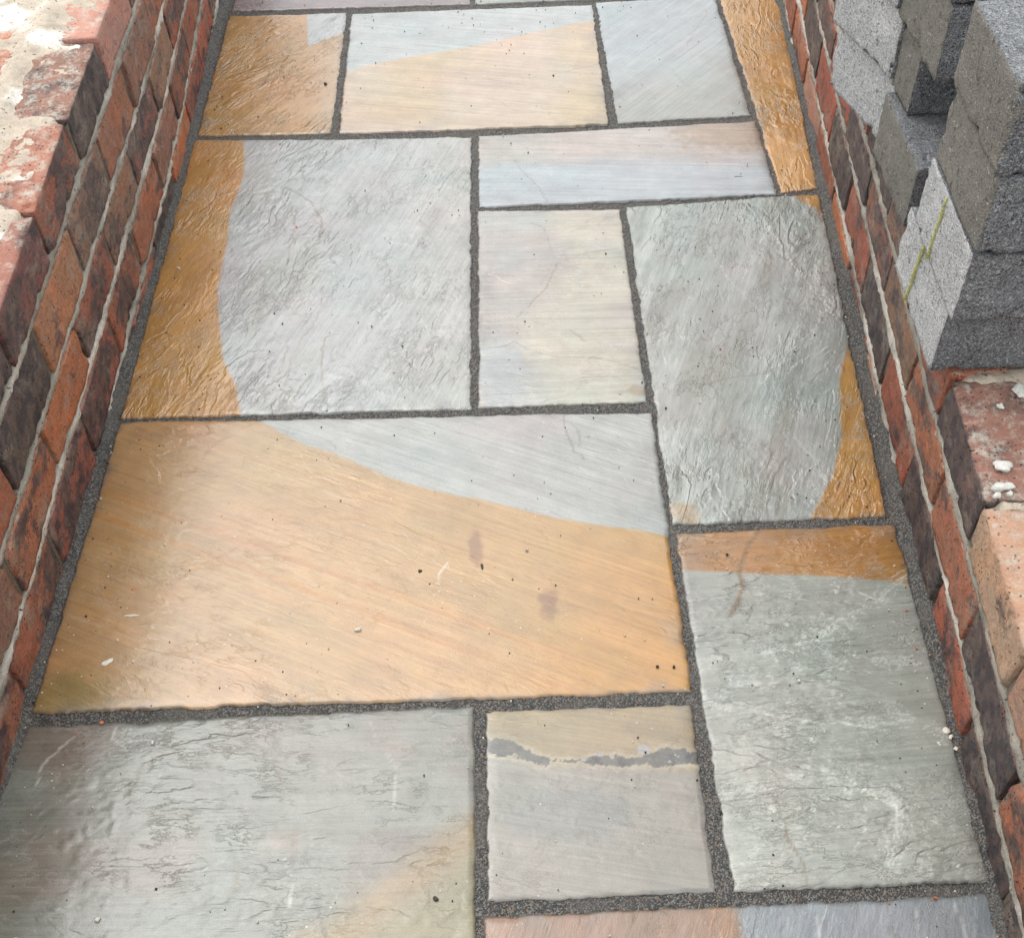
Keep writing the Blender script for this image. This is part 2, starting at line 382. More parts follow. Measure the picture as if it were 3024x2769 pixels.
SP = 0.003
LEDGE = {1: .75, 2: .20, 3: .12, 4: .9, 5: .55, 6: .18, 7: .28, 8: .75, 9: .16, 10: .70, 11: .28, 12: .15, 13: .30, 14: .2, 15: .2}
def slab(corners, colour, ang, relief, label, world=False, terr=1.0, seed=1):
    ledges = LEDGE[seed]
    P = [np.array(c if world else g(*c)) for c in corners]          # TL TR BR BL
    w = max(np.hypot(*(P[1] - P[0])), np.hypot(*(P[2] - P[3]))); h = max(np.hypot(*(P[0] - P[3])), np.hypot(*(P[1] - P[2])))
    sp = (.002 if seed == 12 else SP) if P[3][1] > 0.5 else 0.004
    nx, ny = int(w / sp) + 2, int(h / sp) + 2
    s, t = np.meshgrid(np.linspace(0, 1, nx), np.linspace(0, 1, ny), indexing='ij')
    s3, t3 = s[..., None], t[..., None]
    Q = (P[3] * (1 - s3) + P[2] * s3) * (1 - t3) + (P[0] * (1 - s3) + P[1] * s3) * t3
    X, Y = Q[..., 0].copy(), Q[..., 1].copy()
    # hand-dressed edges: wobble the rim
    ed = np.minimum(np.minimum(s, 1 - s) * w, np.minimum(t, 1 - t) * h)
    fall = np.exp(-ed / 0.010)
    X += fall * 0.0042 * (fbm(X * 22, Y * 22, seed + 50, 4, 0.6)) ; Y += fall * 0.0042 * (fbm(X * 22, Y * 22, seed + 60, 4, 0.6))
    fl2 = np.exp(-ed / 0.004); X += fl2 * .0032 * fbm(X * 95, Y * 95, seed + 51, 3, .6); Y += fl2 * .0032 * fbm(X * 95, Y * 95, seed + 61, 3, .6)
    ca, sa = math.cos(ang), math.sin(ang)
    A, B = X * ca + Y * sa, -X * sa + Y * ca                        # along / across the grain
    C = colour(X, Y, A, B)
    wx = A * 5 + 0.5 * fbm(A * 14, B * 14, seed + 3, 4, .6); wy = B * 11 + 0.5 * fbm(A * 14, B * 14, seed + 5, 4, .6)
    nse = fbm(wx, wy, seed, 5, 0.55) * 7.0
    fl = np.floor(nse); fr = nse - fl
    tmask = sm(-0.12, 0.25, fbm(X * 3.2, Y * 3.2, seed + 9, 2)) * terr
    Z = 0.0006 * relief * (fl + sm(0.72, 1.0, fr)) * (0.25 + 0.75 * tmask)
    Z += 0.00028 * relief * fbm(A * 26, B * 50, seed + 12, 4, 0.65) + 0.0010 * fbm(X * 4, Y * 4, seed + 14, 2)
    Z -= Z.mean()
    Z -= 0.0012 * np.exp(-ed / 0.003) + 0.0008 * sm(0.015, 0.0, ed) * (vn(X * 40, Y * 40, seed + 15) + .5)
    tl = np.random.RandomState(seed).uniform(-0.0009, 0.0009, 2); Z += tl[0] * (s * 2 - 1) + tl[1] * (t * 2 - 1) + 0.0022
    Z = np.where(ed > .005, np.maximum(Z, .0012 + .0006 * vn(X * 30, Y * 30, 5)), Z)
    ledge = sm(0.80, 0.97, fr) * tmask
    C = C * (1 - 0.22 * (.3 + .7 * ledges) * ledge[..., None] * np.array([0.8, 1.0, 1.15]))
    C = C * (1 + 0.16 * np.clip(fbm(A * 6, B * 30, seed + 20, 4), -1, 1)[..., None])
    V = np.stack([X, Y, Z], -1).reshape(-1, 3)
    Fq = grid_faces(nx, ny)
    # rim down into the bed
    ring = [i * ny for i in range(nx)] + [(nx - 1) * ny + j for j in range(1, ny)] + [i * ny + ny - 1 for i in range(nx - 2, -1, -1)] + [j for j in range(ny - 2, 0, -1)]
    ring = np.array(ring); low = V[ring].copy(); low[:, 2] = -0.024
    k = len(V); nr = len(ring); ii = np.arange(nr)
    skirt = np.stack([ring[ii], k + ii, k + (ii + 1) % nr, ring[(ii + 1) % nr]], -1)
    V = np.vstack([V, low]); Fq = np.vstack([Fq, skirt])
    for sl_, pts, wd, lc, st in LINES:
        if sl_ != seed: continue
        if lc is PALE: wd, st = wd * .62, st * .6
        Wx = X + .0075 * fbm(X * 38, Y * 38, seed + 71, 4, .6); Wy = Y + .0075 * fbm(X * 38, Y * 38, seed + 72, 4, .6)
        v = finite(line(*pts), Wx, Wy); f = sm(wd * .0016, wd * .0004, v) * st * sm(-.5, -.1, fbm(X * 25, Y * 25, seed + 73))
        C = mixc(C, lc, f); Z = Z - .0010 * f
    dust = sm(.007, .0, ed + .010 * fbm(X * 45, Y * 45, seed + 80, 4, .65)) * .38 + sm(.05, .0, ed) * sm(.05, .45, fbm(X * 16, Y * 16, seed + 81, 4)) * .35
    C = mixc(C, (.13, .125, .115), np.clip(dust, 0, .8))
    hue = fbm(X * 7, Y * 7, seed + 33, 4, .6)[..., None]
    C = C * (1 + hue * np.array([.11, -.03, -.02])) * (1 + .10 * fbm(X * 3, Y * 3, seed + 35, 3)[..., None])
    C = np.concatenate([np.clip(C, 0.008, 0.8), np.full(C.shape[:2] + (1,), ledges)], -1)
    Cc = C.reshape(-1, 4); Cc = np.vstack([Cc, Cc[ring]])
    uv = np.stack([A, B], -1).reshape(-1, 2) + seed * 1.7; uv = np.vstack([uv, uv[ring]])
    o = link('paving_slab', fast_mesh('paving_slab', V, Fq, M_STONE, Cc, uv), path)
    o['label'] = label
    return o

# colours as they read in the photograph
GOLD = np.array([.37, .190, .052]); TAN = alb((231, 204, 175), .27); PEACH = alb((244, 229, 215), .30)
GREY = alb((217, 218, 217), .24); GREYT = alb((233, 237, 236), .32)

RAG = lambda X, Y: .0055 * fbm(X * 28, Y * 28, 3, 5, .7) + .012 * fbm(X * 5, Y * 5, 4, 2)
def c_s1(X, Y, A, B):
    C = np.zeros(X.shape + (3,)) + GOLD * 0.95
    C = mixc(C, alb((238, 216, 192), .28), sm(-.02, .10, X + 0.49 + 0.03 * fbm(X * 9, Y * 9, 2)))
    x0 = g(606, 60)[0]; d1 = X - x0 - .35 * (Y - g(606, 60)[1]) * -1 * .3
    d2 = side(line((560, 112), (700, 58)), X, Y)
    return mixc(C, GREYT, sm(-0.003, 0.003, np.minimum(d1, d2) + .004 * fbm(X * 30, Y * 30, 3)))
def c_s2(X, Y, A, B):
    C = np.zeros(X.shape + (3,)) + PEACH
    C = mixc(C, alb((244, 226, 203), .30), sm(-.2, .4, fbm(X * 5, Y * 5, 6)))
    d = side(line((668, 146), (720, 130), (940, 92), (1060, 62), (1180, 38)), X, Y)
    return mixc(C, GREYT, sm(-0.004, 0.004, d + RAG(X, Y)))
def c_s3(X, Y, A, B):
    C = np.zeros(X.shape + (3,)) + alb((221, 226, 228), .28)
    return mixc(C, alb((208, 206, 201), .22), sm(2.9, 2.55, Y + 0.4 * (0.35 - X) + .1 * fbm(X * 6, Y * 6, 3)))
def c_gold(X, Y, A, B):
    C = np.zeros(X.shape + (3,)) + GOLD
    return mixc(C, GOLD * np.array([1.25, 1.3, 1.5]), sm(0.1, .5, fbm(A * 5, B * 14, 6)))
def c_s5(X, Y, A, B):
    C = np.zeros(X.shape + (3,)) + GREY
    C = mixc(C, alb((222, 220, 214), .23), sm(-.30, .0, X + .1 * fbm(X * 6, Y * 6, 3)))
    C = mixc(C, alb((205, 205, 200), .20), sm(.1, .5, fbm(A * 4, B * 12, 9)) * sm(-.15, -.45, X))
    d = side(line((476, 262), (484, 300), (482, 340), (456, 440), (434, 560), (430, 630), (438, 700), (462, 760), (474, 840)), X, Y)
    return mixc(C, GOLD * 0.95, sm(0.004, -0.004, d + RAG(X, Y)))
def c_s6(X, Y, A, B):
    C = np.zeros(X.shape + (3,)) + alb((220, 224, 227), .24)
    d = side(line((930, 325), (1050, 322), (1180, 316), (1380, 322), (1560, 318)), X, Y) + .02 * fbm(X * 8, Y * 30, 3)
    C = mixc(C, alb((228, 220, 214), .24), sm(-0.035, 0.035, d + .02 * fbm(X * 14, Y * 30, 8, 4)))
    return mixc(C, alb((205, 185, 165), .2), blob(X, Y, 1440, 262, .16, .10, 5) * .7)
def c_s7(X, Y, A, B):
    C = np.zeros(X.shape + (3,)) + alb((214, 210, 205), .21)
    d = side(line((1030, 400), (1060, 450), (1095, 500), (1060, 590), (1028, 640), (1050, 720), (1080, 820)), X, Y) + .02 * fbm(X * 12, Y * 12, 3)
    C = mixc(C, alb((225, 220, 207), .21), sm(-0.02, 0.05, d + .05 * fbm(X * 9, Y * 9, 44, 4)))
    C = mixc(C, alb((220, 214, 208), .21), sm(.05, .3, fbm(X * 12, Y * 12, 45, 4)) * .7)
    C = mixc(C, alb((212, 214, 211), .21), sm(.1, .35, fbm(X * 8, Y * 8, 46, 4)) * .6)
    C = mixc(C, alb((208, 210, 210), .2), blob(X, Y, 985, 740, .06, .12, 4) * .9)
    return mixc(C, alb((188, 170, 148), .16), blob(X, Y, 1255, 770, .02, .016, 2) * .7)
def c_s8(X, Y, A, B):
    C = np.zeros(X.shape + (3,)) + alb((194, 196, 192), .15)
    C = mixc(C, alb((214, 216, 211), .18), sm(0.38, 0.24, X + .08 * fbm(A * 5, B * 14, 3)))
    C = mixc(C, alb((180, 180, 173), .14), sm(-.1, .5, fbm(A * 5, B * 30, 8)))
    C = mixc(C, alb((208, 190, 170), .18), blob(X, Y, 1345, 1012, .03, .03, 3))
    d = side(line((1540, 372), (1570, 390), (1605, 415), (1632, 450), (1668, 560), (1676, 650), (1668, 700), (1656, 850), (1640, 930), (1622, 975), (1590, 1040)), X, Y)
    return mixc(C, GOLD * 0.9, sm(-0.0025, 0.0025, -d * -1 + .002 * fbm(X * 30, Y * 30, 3)) if False else sm(-0.0035, 0.0035, d + RAG(X, Y)))
def c_s9(X, Y, A, B):
    C = np.zeros(X.shape + (3,)) + TAN
    C = mixc(C, alb((229, 193, 154), .24), sm(-.05, .30, X + .35 * (1.2 - Y) + .1 * fbm(X * 5, Y * 5, 3)))
    C = mixc(C, np.array([.33, .19, .085]), sm(-.40, -.60, X - .12 * (Y - 1.3) + .06 * fbm(X * 9, Y * 9, 4)) * .8)
    st = fbm(A * 1.2, B * 95, 31, 3, .6); band = np.exp(-((B - S9B) / 0.035) ** 2)
    C = mixc(C, np.array(TAN) * np.array([1.0, .83, .66]), sm(.0, .30, st) * (0.25 + .75 * band))
    C = mixc(C, alb((214, 190, 168), .26), sm(.25, .6, fbm(X * 9, Y * 9, 19)) * .5)
    C = mixc(C, alb((150, 118, 104), .1), np.clip(blob(X, Y, 938, 1075, .014, .05, 7) + blob(X, Y, 1080, 1185, .018, .04, 8), 0, 1) * .55)
    C = mixc(C, alb((172, 160, 125), .12), blob(X, Y, 120, 1370, .12, .05, 5) * .6)
    d = side(line((480, 824), (600, 880), (700, 908), (860, 965), (1000, 1000), (1150, 1032), (1330, 1064)), X, Y)
    G = alb((215, 214, 211), .24)[None, None] * (1 + .12 * fbm(A * 5, B * 40, 12))[..., None]
    f = sm(-0.0035, 0.0035, d + RAG(X, Y))
    return C * (1 - f[..., None]) + G * f[..., None]
def c_s10(X, Y, A, B):
    C = np.zeros(X.shape + (3,)) + alb((182, 184, 176), .10)
    C = mixc(C, alb((196, 195, 186), .10), blob(X, Y, 1450, 1640, .10, .2, 4) * .7)
    d = side(line((1300, 1128), (1400, 1126), (1500, 1125), (1650, 1130), (1800, 1142)), X, Y)
    C = mixc(C, np.array([.29, .140, .040]), sm(-0.0035, 0.0035, d + RAG(X, Y)))
    v = np.abs(side(line((1500, 1030), (1470, 1080), (1455, 1130), (1462, 1160), (1440, 1210)), X, Y) + .004 * fbm(X * 40, Y * 40, 3))
    v = v + 0.05 * (Y < g(1440, 1215)[1])
    C = mixc(C, np.array([.16, .09, .03]), sm(.006, .001, v) * .7)
    # pale crinkled veins
    for k, (pts, wd) in enumerate((([(1780, 1140), (1700, 1205), (1600, 1260), (1480, 1290), (1380, 1300)], .010), ([(1850, 1300), (1700, 1300), (1560, 1330), (1400, 1350)], .006),
                        ([(1870, 1455), (1760, 1400), (1620, 1430), (1460, 1400)], .008), ([(1760, 1650), (1765, 1590), (1700, 1555), (1620, 1535), (1510, 1550)], .006))):
        v = np.abs(side(line(*pts), X, Y) + .022 * fbm(X * 24, Y * 24, 40 + k, 6, .68))
        C = mixc(C, alb((238, 240, 235), .2), np.clip(sm(.0016, .0004, np.abs(v - .003)) + sm(.0015, .0004, np.abs(v - wd - .004)) * .7 + sm(wd * 1.3, 0, v) * .25, 0, 1) * .7 * sm(-.3, .1, fbm(X * 30, Y * 30, 70 + k)))
    return C
def c_s11(X, Y, A, B):
    C = np.zeros(X.shape + (3,)) + alb((193, 194, 188), .27)
    C = mixc(C, alb((196, 189, 183), .28), sm(-.1, .4, fbm(X * 6, Y * 10, 4)) * .8)
    d = side(line((1000, 1560), (935, 1615), (880, 1650), (820, 1720), (740, 1790), (650, 1860)), X, Y) + .03 * fbm(X * 10, Y * 10, 6)
    C = mixc(C, alb((196, 190, 168), .26), sm(-.01, .05, d) * .8)
    C = mixc(C, alb((215, 192, 160), .26), sm(.045, .0, np.abs(d + .012 * fbm(X * 18, Y * 18, 61, 4))) * .5)
    C = mixc(C, alb((204, 190, 182), .26), np.clip(blob(X, Y, 790, 1475, .03, .02, 5) + blob(X, Y, 560, 1655, .03, .02, 6), 0, 1) * .4)
    return C
def c_s12(X, Y, A, B):
    C = np.zeros(X.shape + (3,)) + alb((199, 195, 188), .24)
    up = side(line((940, 1480), (1010, 1490), (1100, 1510), (1200, 1500), (1300, 1515), (1400, 1520)), X, Y)
    C = mixc(C, alb((207, 194, 174), .24), sm(-.01, .01, up))
    C = mixc(C, alb((192, 192, 190), .24), blob(X, Y, 1120, 1600, .10, .05, 4) * .6)
    mid = side(line((940, 1468), (1000, 1474), (1060, 1496), (1140, 1503), (1220, 1500), (1290, 1496), (1340, 1492), (1400, 1498)), X, Y)
    xa = g(960, 1480)[0]; xb = g(1370, 1490)[0]; t = (X - xa) / (xb - xa)
    wd = .0045 + .011 * np.exp(-((t - .06) / .10) ** 2) + .010 * np.exp(-((t - .90) / .16) ** 2) + .0035 * np.exp(-((t - .62) / .1) ** 2) + .012 * fbm(X * 60, Y * 60, 5, 5, .75)
    v = np.abs(mid + .010 * fbm(X * 24, Y * 24, 6, 5, .65))
    C = mixc(C, alb((222, 212, 194), .22), sm(wd + .010, wd + .002, v) * .6)
    C = mixc(C, np.array([.05, .05, .05]), sm(wd + .0008, wd - .0008, v) * (.9 + .2 * vn(X * 90, Y * 90, 3)))
    for px, py, r in ((1268, 1478, .011), (1180, 1487, .006), (1318, 1500, .004), (1335, 1490, .003), (1150, 1497, .004), (1345, 1508, .003), (1205, 1492, .004)):
        C = mixc(C, np.array([.26, .255, .25]), blob(X, Y, px, py, r, r * .8, 3))
    return C
def c_s13(X, Y, A, B):
    C = np.zeros(X.shape + (3,)) + alb((158, 163, 167), .10)
    d = side(line((1448, 1780), (1462, 1850), (1470, 2000)), X, Y)
    L = alb((184, 162, 148), .17)[None, None] * (1 + .25 * fbm(A * 3, B * 26, 8))[..., None]
    C = mixc(C, np.zeros(3), sm(0.004, -0.004, d) * 0)
    f = sm(0.006, -0.006, d)[..., None]
    C = C * (1 - f) + L * f
    return mixc(C, alb((190, 156, 128), .14), sm(.03, .0, np.abs(d + .02)) * .5)
def flat(c, s=SHEEN):
    def f(X, Y, A, B):
        C = np.zeros(X.shape + (3,)) + alb(c, s)
        return mixc(C, alb(tuple(0.93 * np.array(c)), s), sm(-.1, .4, fbm(X * 7, Y * 12, 14)))
    return f

def finite(P, X, Y):
    P = np.array(P); best = np.full(X.shape, 1e9)
    for a, b in zip(P[:-1], P[1:]):
        d = b - a; t = np.clip(((X - a[0]) * d[0] + (Y - a[1]) * d[1]) / (d ** 2).sum(), 0, 1)
        best = np.minimum(best, np.hypot(X - (a[0] + t * d[0]), Y - (a[1] + t * d[1])))
    return best
BRN, DRK, PALE = (.16, .10, .055), (.075, .07, .06), (.66, .65, .60)
# natural split lines of single flags: (slab, points, half width mm, colour, strength)
LINES = [
 (5, [(660, 272), (600, 330), (556, 372), (560, 420)], 1.6, DRK, .5), (5, [(560, 372), (610, 400), (635, 432), (628, 470)], 1.8, BRN, .65), (5, [(575, 410), (582, 450), (570, 500), (560, 545)], 1.6, BRN, .6),
 (5, [(600, 420), (640, 455), (600, 520), (560, 600)], 1.2, BRN, .4), (5, [(690, 430), (760, 340), (850, 330), (890, 345)], 1.2, DRK, .4), (5, [(640, 560), (630, 620), (575, 700), (560, 760)], 1.4, BRN, .5),
 (5, [(680, 655), (636, 668), (634, 740), (640, 800)], 1.6, BRN, .6), (5, [(570, 680), (545, 740), (500, 800)], 1.3, BRN, .5), (5, [(460, 640), (520, 560), (560, 520)], 1.2, DRK, .35), (5, [(510, 570), (530, 620), (470, 660)], 1.2, DRK, .4),
 (9, [(498, 836), (460, 860), (429, 872), (400, 905), (385, 927), (364, 942)], 2.4, (.27, .13, .05), .75), (9, [(469, 934), (429, 949), (371, 967)], 1.5, (.30, .15, .06), .6), (9, [(480, 905), (478, 920)], 2, (.3, .15, .06), .6),
 (9, [(349, 1248), (352, 1270), (358, 1285)], 2, (.28, .16, .07), .7), (9, [(395, 1240), (385, 1262), (390, 1285), (345, 1315)], 1.4, (.28, .16, .07), .6), (9, [(445, 1185), (440, 1225), (415, 1250)], 1.4, (.3, .17, .08), .5),
 (9, [(880, 1110), (868, 1130), (860, 1150)], 2.4, PALE, .7), (9, [(640, 868), (660, 880), (663, 905)], 1.6, BRN, .4), (9, [(1108, 815), (1112, 850), (1130, 890), (1150, 905)], 1.5, DRK, .45), (9, [(1120, 830), (1140, 850), (1138, 880)], 1.2, DRK, .4),
 (9, [(720, 895), (700, 880), (1, 880)][:2], 1.2, DRK, .3),
 (6, [(1012, 318), (1040, 350), (1080, 400)], 1.2, BRN, .5), (6, [(990, 300), (1020, 322), (1100, 326)], 1.0, DRK, .35), (6, [(1150, 270), (1300, 290), (1500, 285)], 1.0, BRN, .25),
 (7, [(944, 692), (985, 684), (1010, 676), (1042, 690)], 1.5, DRK, .45), (7, [(1040, 690), (1100, 704), (1180, 706), (1255, 728)], 2.0, BRN, .4), (7, [(1020, 625), (1075, 570), (1100, 520), (1150, 500), (1218, 492)], 1.4, BRN, .45), (7, [(1120, 650), (1140, 662), (1150, 674)], 1.6, BRN, .5), (7, [(1045, 440), (1070, 455), (1090, 500)], 1.2, BRN, .4),
 (2, [(700, 205), (800, 214), (930, 222)], 1.3, BRN, .3), (2, [(900, 145), (1000, 165), (1100, 182), (1180, 190)], 1.3, BRN, .35), (2, [(950, 190), (1030, 226), (1130, 226)], 1.2, BRN, .3), (2, [(1080, 150), (1150, 135), (1180, 128)], 1.2, BRN, .35), (2, [(740, 60), (790, 75), (840, 72)], 1.2, DRK, .3),
 (1, [(470, 195), (540, 165), (600, 140), (668, 120)], 2.0, PALE, .5), (1, [(500, 175), (560, 150), (620, 112)], 1.8, BRN, .5), (1, [(430, 215), (500, 190), (560, 180)], 1.5, PALE, .4), (1, [(480, 235), (520, 225), (545, 190)], 1.5, PALE, .4),
 (8, [(1500, 430), (1560, 520), (1640, 620), (1660, 650)], 1.4, PALE, .75), (8, [(1380, 470), (1440, 560), (1500, 620)], 1.1, PALE, .5), (8, [(1665, 560), (1610, 640), (1560, 690), (1500, 760)], 1.6, PALE, .7), (8, [(1590, 640), (1620, 690)], 1.3, PALE, .6), (8, [(1540, 420), (1480, 500), (1460, 560)], 1.4, PALE, .5),
 (8, [(1380, 760), (1440, 745), (1500, 740), (1560, 710)], 1.6, BRN, .45), (8, [(1500, 800), (1600, 900), (1660, 960)], 1.0, PALE, .5), (8, [(1410, 800), (1400, 880), (1370, 940)], 1.6, DRK, .45), (8, [(1470, 790), (1450, 860), (1420, 930)], 1.6, DRK, .4), (8, [(1340, 420), (1310, 500), (1300, 560), (1320, 600)], 1.6, DRK, .35),
 (10, [(1505, 1545), (1540, 1590), (1548, 1650), (1580, 1700), (1592, 1740)], 1.8, BRN, .6), (10, [(1380, 1415), (1480, 1400), (1600, 1420), (1740, 1440)], 2.2, PALE, .5), (10, [(1700, 1560), (1760, 1590), (1765, 1640)], 2.4, PALE, .6), (10, [(1570, 1490), (1650, 1500), (1750, 1515)], 1.6, PALE, .45),
 (11, [(347, 1419), (340, 1450), (322, 1483), (278, 1513)], 2.2, (.14, .12, .08), .6), (11, [(164, 1434), (120, 1470), (79, 1518), (74, 1548)], 2.4, PALE, .6), (11, [(228, 1430), (220, 1455), (245, 1475)], 2.4, PALE, .5), (11, [(245, 1432), (240, 1450)], 2.0, PALE, .5),
 (11, [(422, 1766), (390, 1790), (347, 1801), (298, 1830)], 2.2, DRK, .5), (11, [(560, 1682), (575, 1740), (565, 1800)], 1.5, PALE, .5), (11, [(630, 1731), (625, 1780), (637, 1841)], 1.8, DRK, .6), (11, [(480, 1690), (470, 1730), (455, 1760)], 1.6, BRN, .5), (11, [(340, 1650), (345, 1700), (400, 1715), (440, 1700)], 1.6, PALE, .4),
 (11, [(520, 1480), (550, 1500), (560, 1560)], 1.5, BRN, .4), (11, [(710, 1420), (690, 1460), (640, 1480)], 1.2, DRK, .3), (11, [(730, 1420), (745, 1460), (780, 1520), (770, 1600)], 1.4, PALE, .35),
 (13, [(1750, 1790), (1760, 1846), (1765, 1900)], 1.6, DRK, .4), (13, [(1800, 1790), (1812, 1846), (1815, 1900)], 1.8, PALE, .4), (13, [(1610, 1800), (1620, 1860)], 1.4, PALE, .3), (13, [(1880, 1780), (1905, 1846), (1920, 1900)], 1.6, PALE, .4),
 (4, [(1565, 310), (1545, 350), (1540, 375)], 1.4, PALE, .5), (4, [(1500, 60), (1530, 20)], 1.5, PALE, .4), (3, [(1400, 10), (1370, 60), (1350, 95)], 1.2, BRN, .4), (3, [(1330, 150), (1345, 165)], 1.2, DRK, .5),
]
def q(*p): return [(a / 1.5, b / 1.5) for a, b in p]
def ang(p0, p1):
    a, b = g(*p0), g(*p1); return math.atan2(b[1] - a[1], b[0] - a[0])
A9 = ang((370, 1040), (1350, 1390))
_p = np.array(g(850, 1225)); S9B = -_p[0] * math.sin(A9) + _p[1] * math.cos(A9)
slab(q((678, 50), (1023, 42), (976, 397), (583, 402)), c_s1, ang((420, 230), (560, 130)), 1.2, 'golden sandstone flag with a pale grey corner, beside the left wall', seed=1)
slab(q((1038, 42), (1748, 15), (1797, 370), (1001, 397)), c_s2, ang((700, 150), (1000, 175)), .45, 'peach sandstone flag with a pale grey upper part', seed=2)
slab(q((1761, 9), (2113, -6), (2217, 342), (1823, 366)), c_s3, ang((1250, 200), (1400, 90)), .35, 'smooth pale grey flag beside the narrow golden strip', seed=3)
slab(q((2125, -8), (2296, -14), (2413, 558), (2305, 568)), c_gold, ang((1560, 300), (1530, 120)), 1.3, 'narrow golden sandstone strip beside the right wall', seed=4)
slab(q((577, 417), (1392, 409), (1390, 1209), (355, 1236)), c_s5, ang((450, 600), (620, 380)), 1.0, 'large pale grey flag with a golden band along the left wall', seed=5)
slab(q((1411, 402), (2229, 360), (2295, 576), (1415, 613)), c_s6, ang((950, 300), (1500, 310)), .3, 'flag half pinkish, half blue grey, split lengthwise', seed=6)
slab(q((1413, 626), (1831, 619), (1910, 1187), (1413, 1205)), c_s7, ang((960, 700), (1250, 690)), .6, 'pinkish grey and cream flag in the middle of the path', seed=7)
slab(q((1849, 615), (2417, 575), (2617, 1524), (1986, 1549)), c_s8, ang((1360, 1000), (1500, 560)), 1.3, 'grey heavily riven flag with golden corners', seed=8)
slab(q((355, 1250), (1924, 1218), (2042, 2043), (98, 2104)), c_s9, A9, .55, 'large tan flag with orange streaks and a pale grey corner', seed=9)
slab(q((1996, 1573), (2639, 1547), (2919, 2604), (2164, 2632)), c_s10, ang((1400, 1330), (1800, 1290)), 1.1, 'grey green flag with white veins and a golden top band', seed=10)
slab(q((82, 2147), (1402, 2085), (1411, 3600), (-560, 3640)), c_s11, ang((300, 1560), (900, 1545)), .9, 'large green grey flag, dark beside the left wall', seed=11)
slab(q((1437, 2102), (2035, 2083), (2114, 2636), (1441, 2661)), c_s12, ang((980, 1560), (1380, 1620)), .4, 'small mauve grey flag with a dark vein across it', seed=12)
slab(q((1428, 2707), (2929, 2641), (3160, 3560), (1436, 3620)), c_s13, ang((1600, 1846), (1610, 1790)), .5, 'flag half pinkish brown, half slate blue, at the near edge', seed=13)
# the farther course, mostly beyond the frame
P = lambda x, y: (x, y)
def far_slab(x0, y0, x1, y1, dy0, dy1, colour, label, seed, rel=.5):
    slab([(x0, y1 + dy0), (x1, y1 + dy1), (x1, y0 + dy1), (x0, y0 + dy0)], colour, 0.05, rel, label, world=True, seed=seed)
a = g(681 / 1.5, 35 / 1.5); b = g(1388 / 1.5, 14 / 1.5); c = g(1404 / 1.5, 15 / 1.5)
far_slab(XL(3.1) + .028, a[1], b[0], a[1] + .6, 0, b[1] - a[1], flat((200, 190, 190), .26), 'mauve grey flag at the far end of the path', 14)
far_slab(c[0], c[1], c[0] + .62, c[1] + .6, 0, .015, flat((216, 216, 211), .28), 'pale grey flag at the far end of the path', 15)

# ------------------------------------------------------------------ bricks
def rounded_box(hx, hy, hz, nx, ny, nz, r, seed, amp, chip):
    pts = {}; V = []; Fq = []
    def vid(p):
        k = tuple(np.round(p, 6))
        if k not in pts: pts[k] = len(V); V.append(p)
        return pts[k]
    dims = [(hx, nx), (hy, ny), (hz, nz)]
    for ax in range(3):
        u, v = [i for i in range(3) if i != ax]
        for sg in (-1, 1):
            for i in range(dims[u][1]):
                for j in range(dims[v][1]):
                    quad = []
                    for a, b in ((0, 0), (1, 0), (1, 1), (0, 1)):
                        p = [0, 0, 0]; p[ax] = sg * dims[ax][0]
                        p[u] = -dims[u][0] + 2 * dims[u][0] * (i + a) / dims[u][1]
                        p[v] = -dims[v][0] + 2 * dims[v][0] * (j + b) / dims[v][1]
                        quad.append(vid(tuple(p)))
                    flip = (sg > 0) != (ax == 1)
                    Fq.append(quad if flip else quad[::-1])
    V = np.array(V); H = np.array([hx, hy, hz])
    rnd = np.random.RandomState(seed); off = rnd.uniform(0, 50, 3)
    out = np.empty_like(V)
    for i, p in enumerate(V):
        q3 = Vector(p) * 1.0
        nch = mnoise.fractal(Vector((p[0] * 28 + off[0], p[1] * 28 + off[1], p[2] * 28 + off[2])), 0.7, 2.0, 4)
        rr = r * (1 + 0.5 * nch) + chip * max(0, nch - 0.25)
        inner = np.maximum(H - rr, 0.001)
        cpt = np.clip(p, -inner, inner); d = p - cpt; ln = np.linalg.norm(d)
        if ln > 1e-9: d = d / ln
        edge = (np.abs(p) > inner).sum()
        q = cpt + d * rr if edge > 1 else p
        nn = mnoise.fractal(Vector((p[0] * 45 + off[1], p[1] * 45 + off[2], p[2] * 45 + off[0])), 1.0, 2.0, 3)
        n2 = mnoise.noise(Vector((p[0] * 9 + off[2], p[1] * 9 + off[0], p[2] * 9)))
        out[i] = q + d * (nn * amp + n2 * amp * 1.3 - amp * 0.6)
    return out, np.array(Fq)
BR_D, BR_L, BR_H = 0.105, 0.232, 0.0745
variants = []
for k in range(10):
    V, Fq = rounded_box(BR_D / 2, BR_L / 2, BR_H / 2, 9, 26, 10, 0.0035, 100 + k, 0.0020, 0.030)
    variants.append(fast_mesh('brick', V, Fq, M_BRICK))
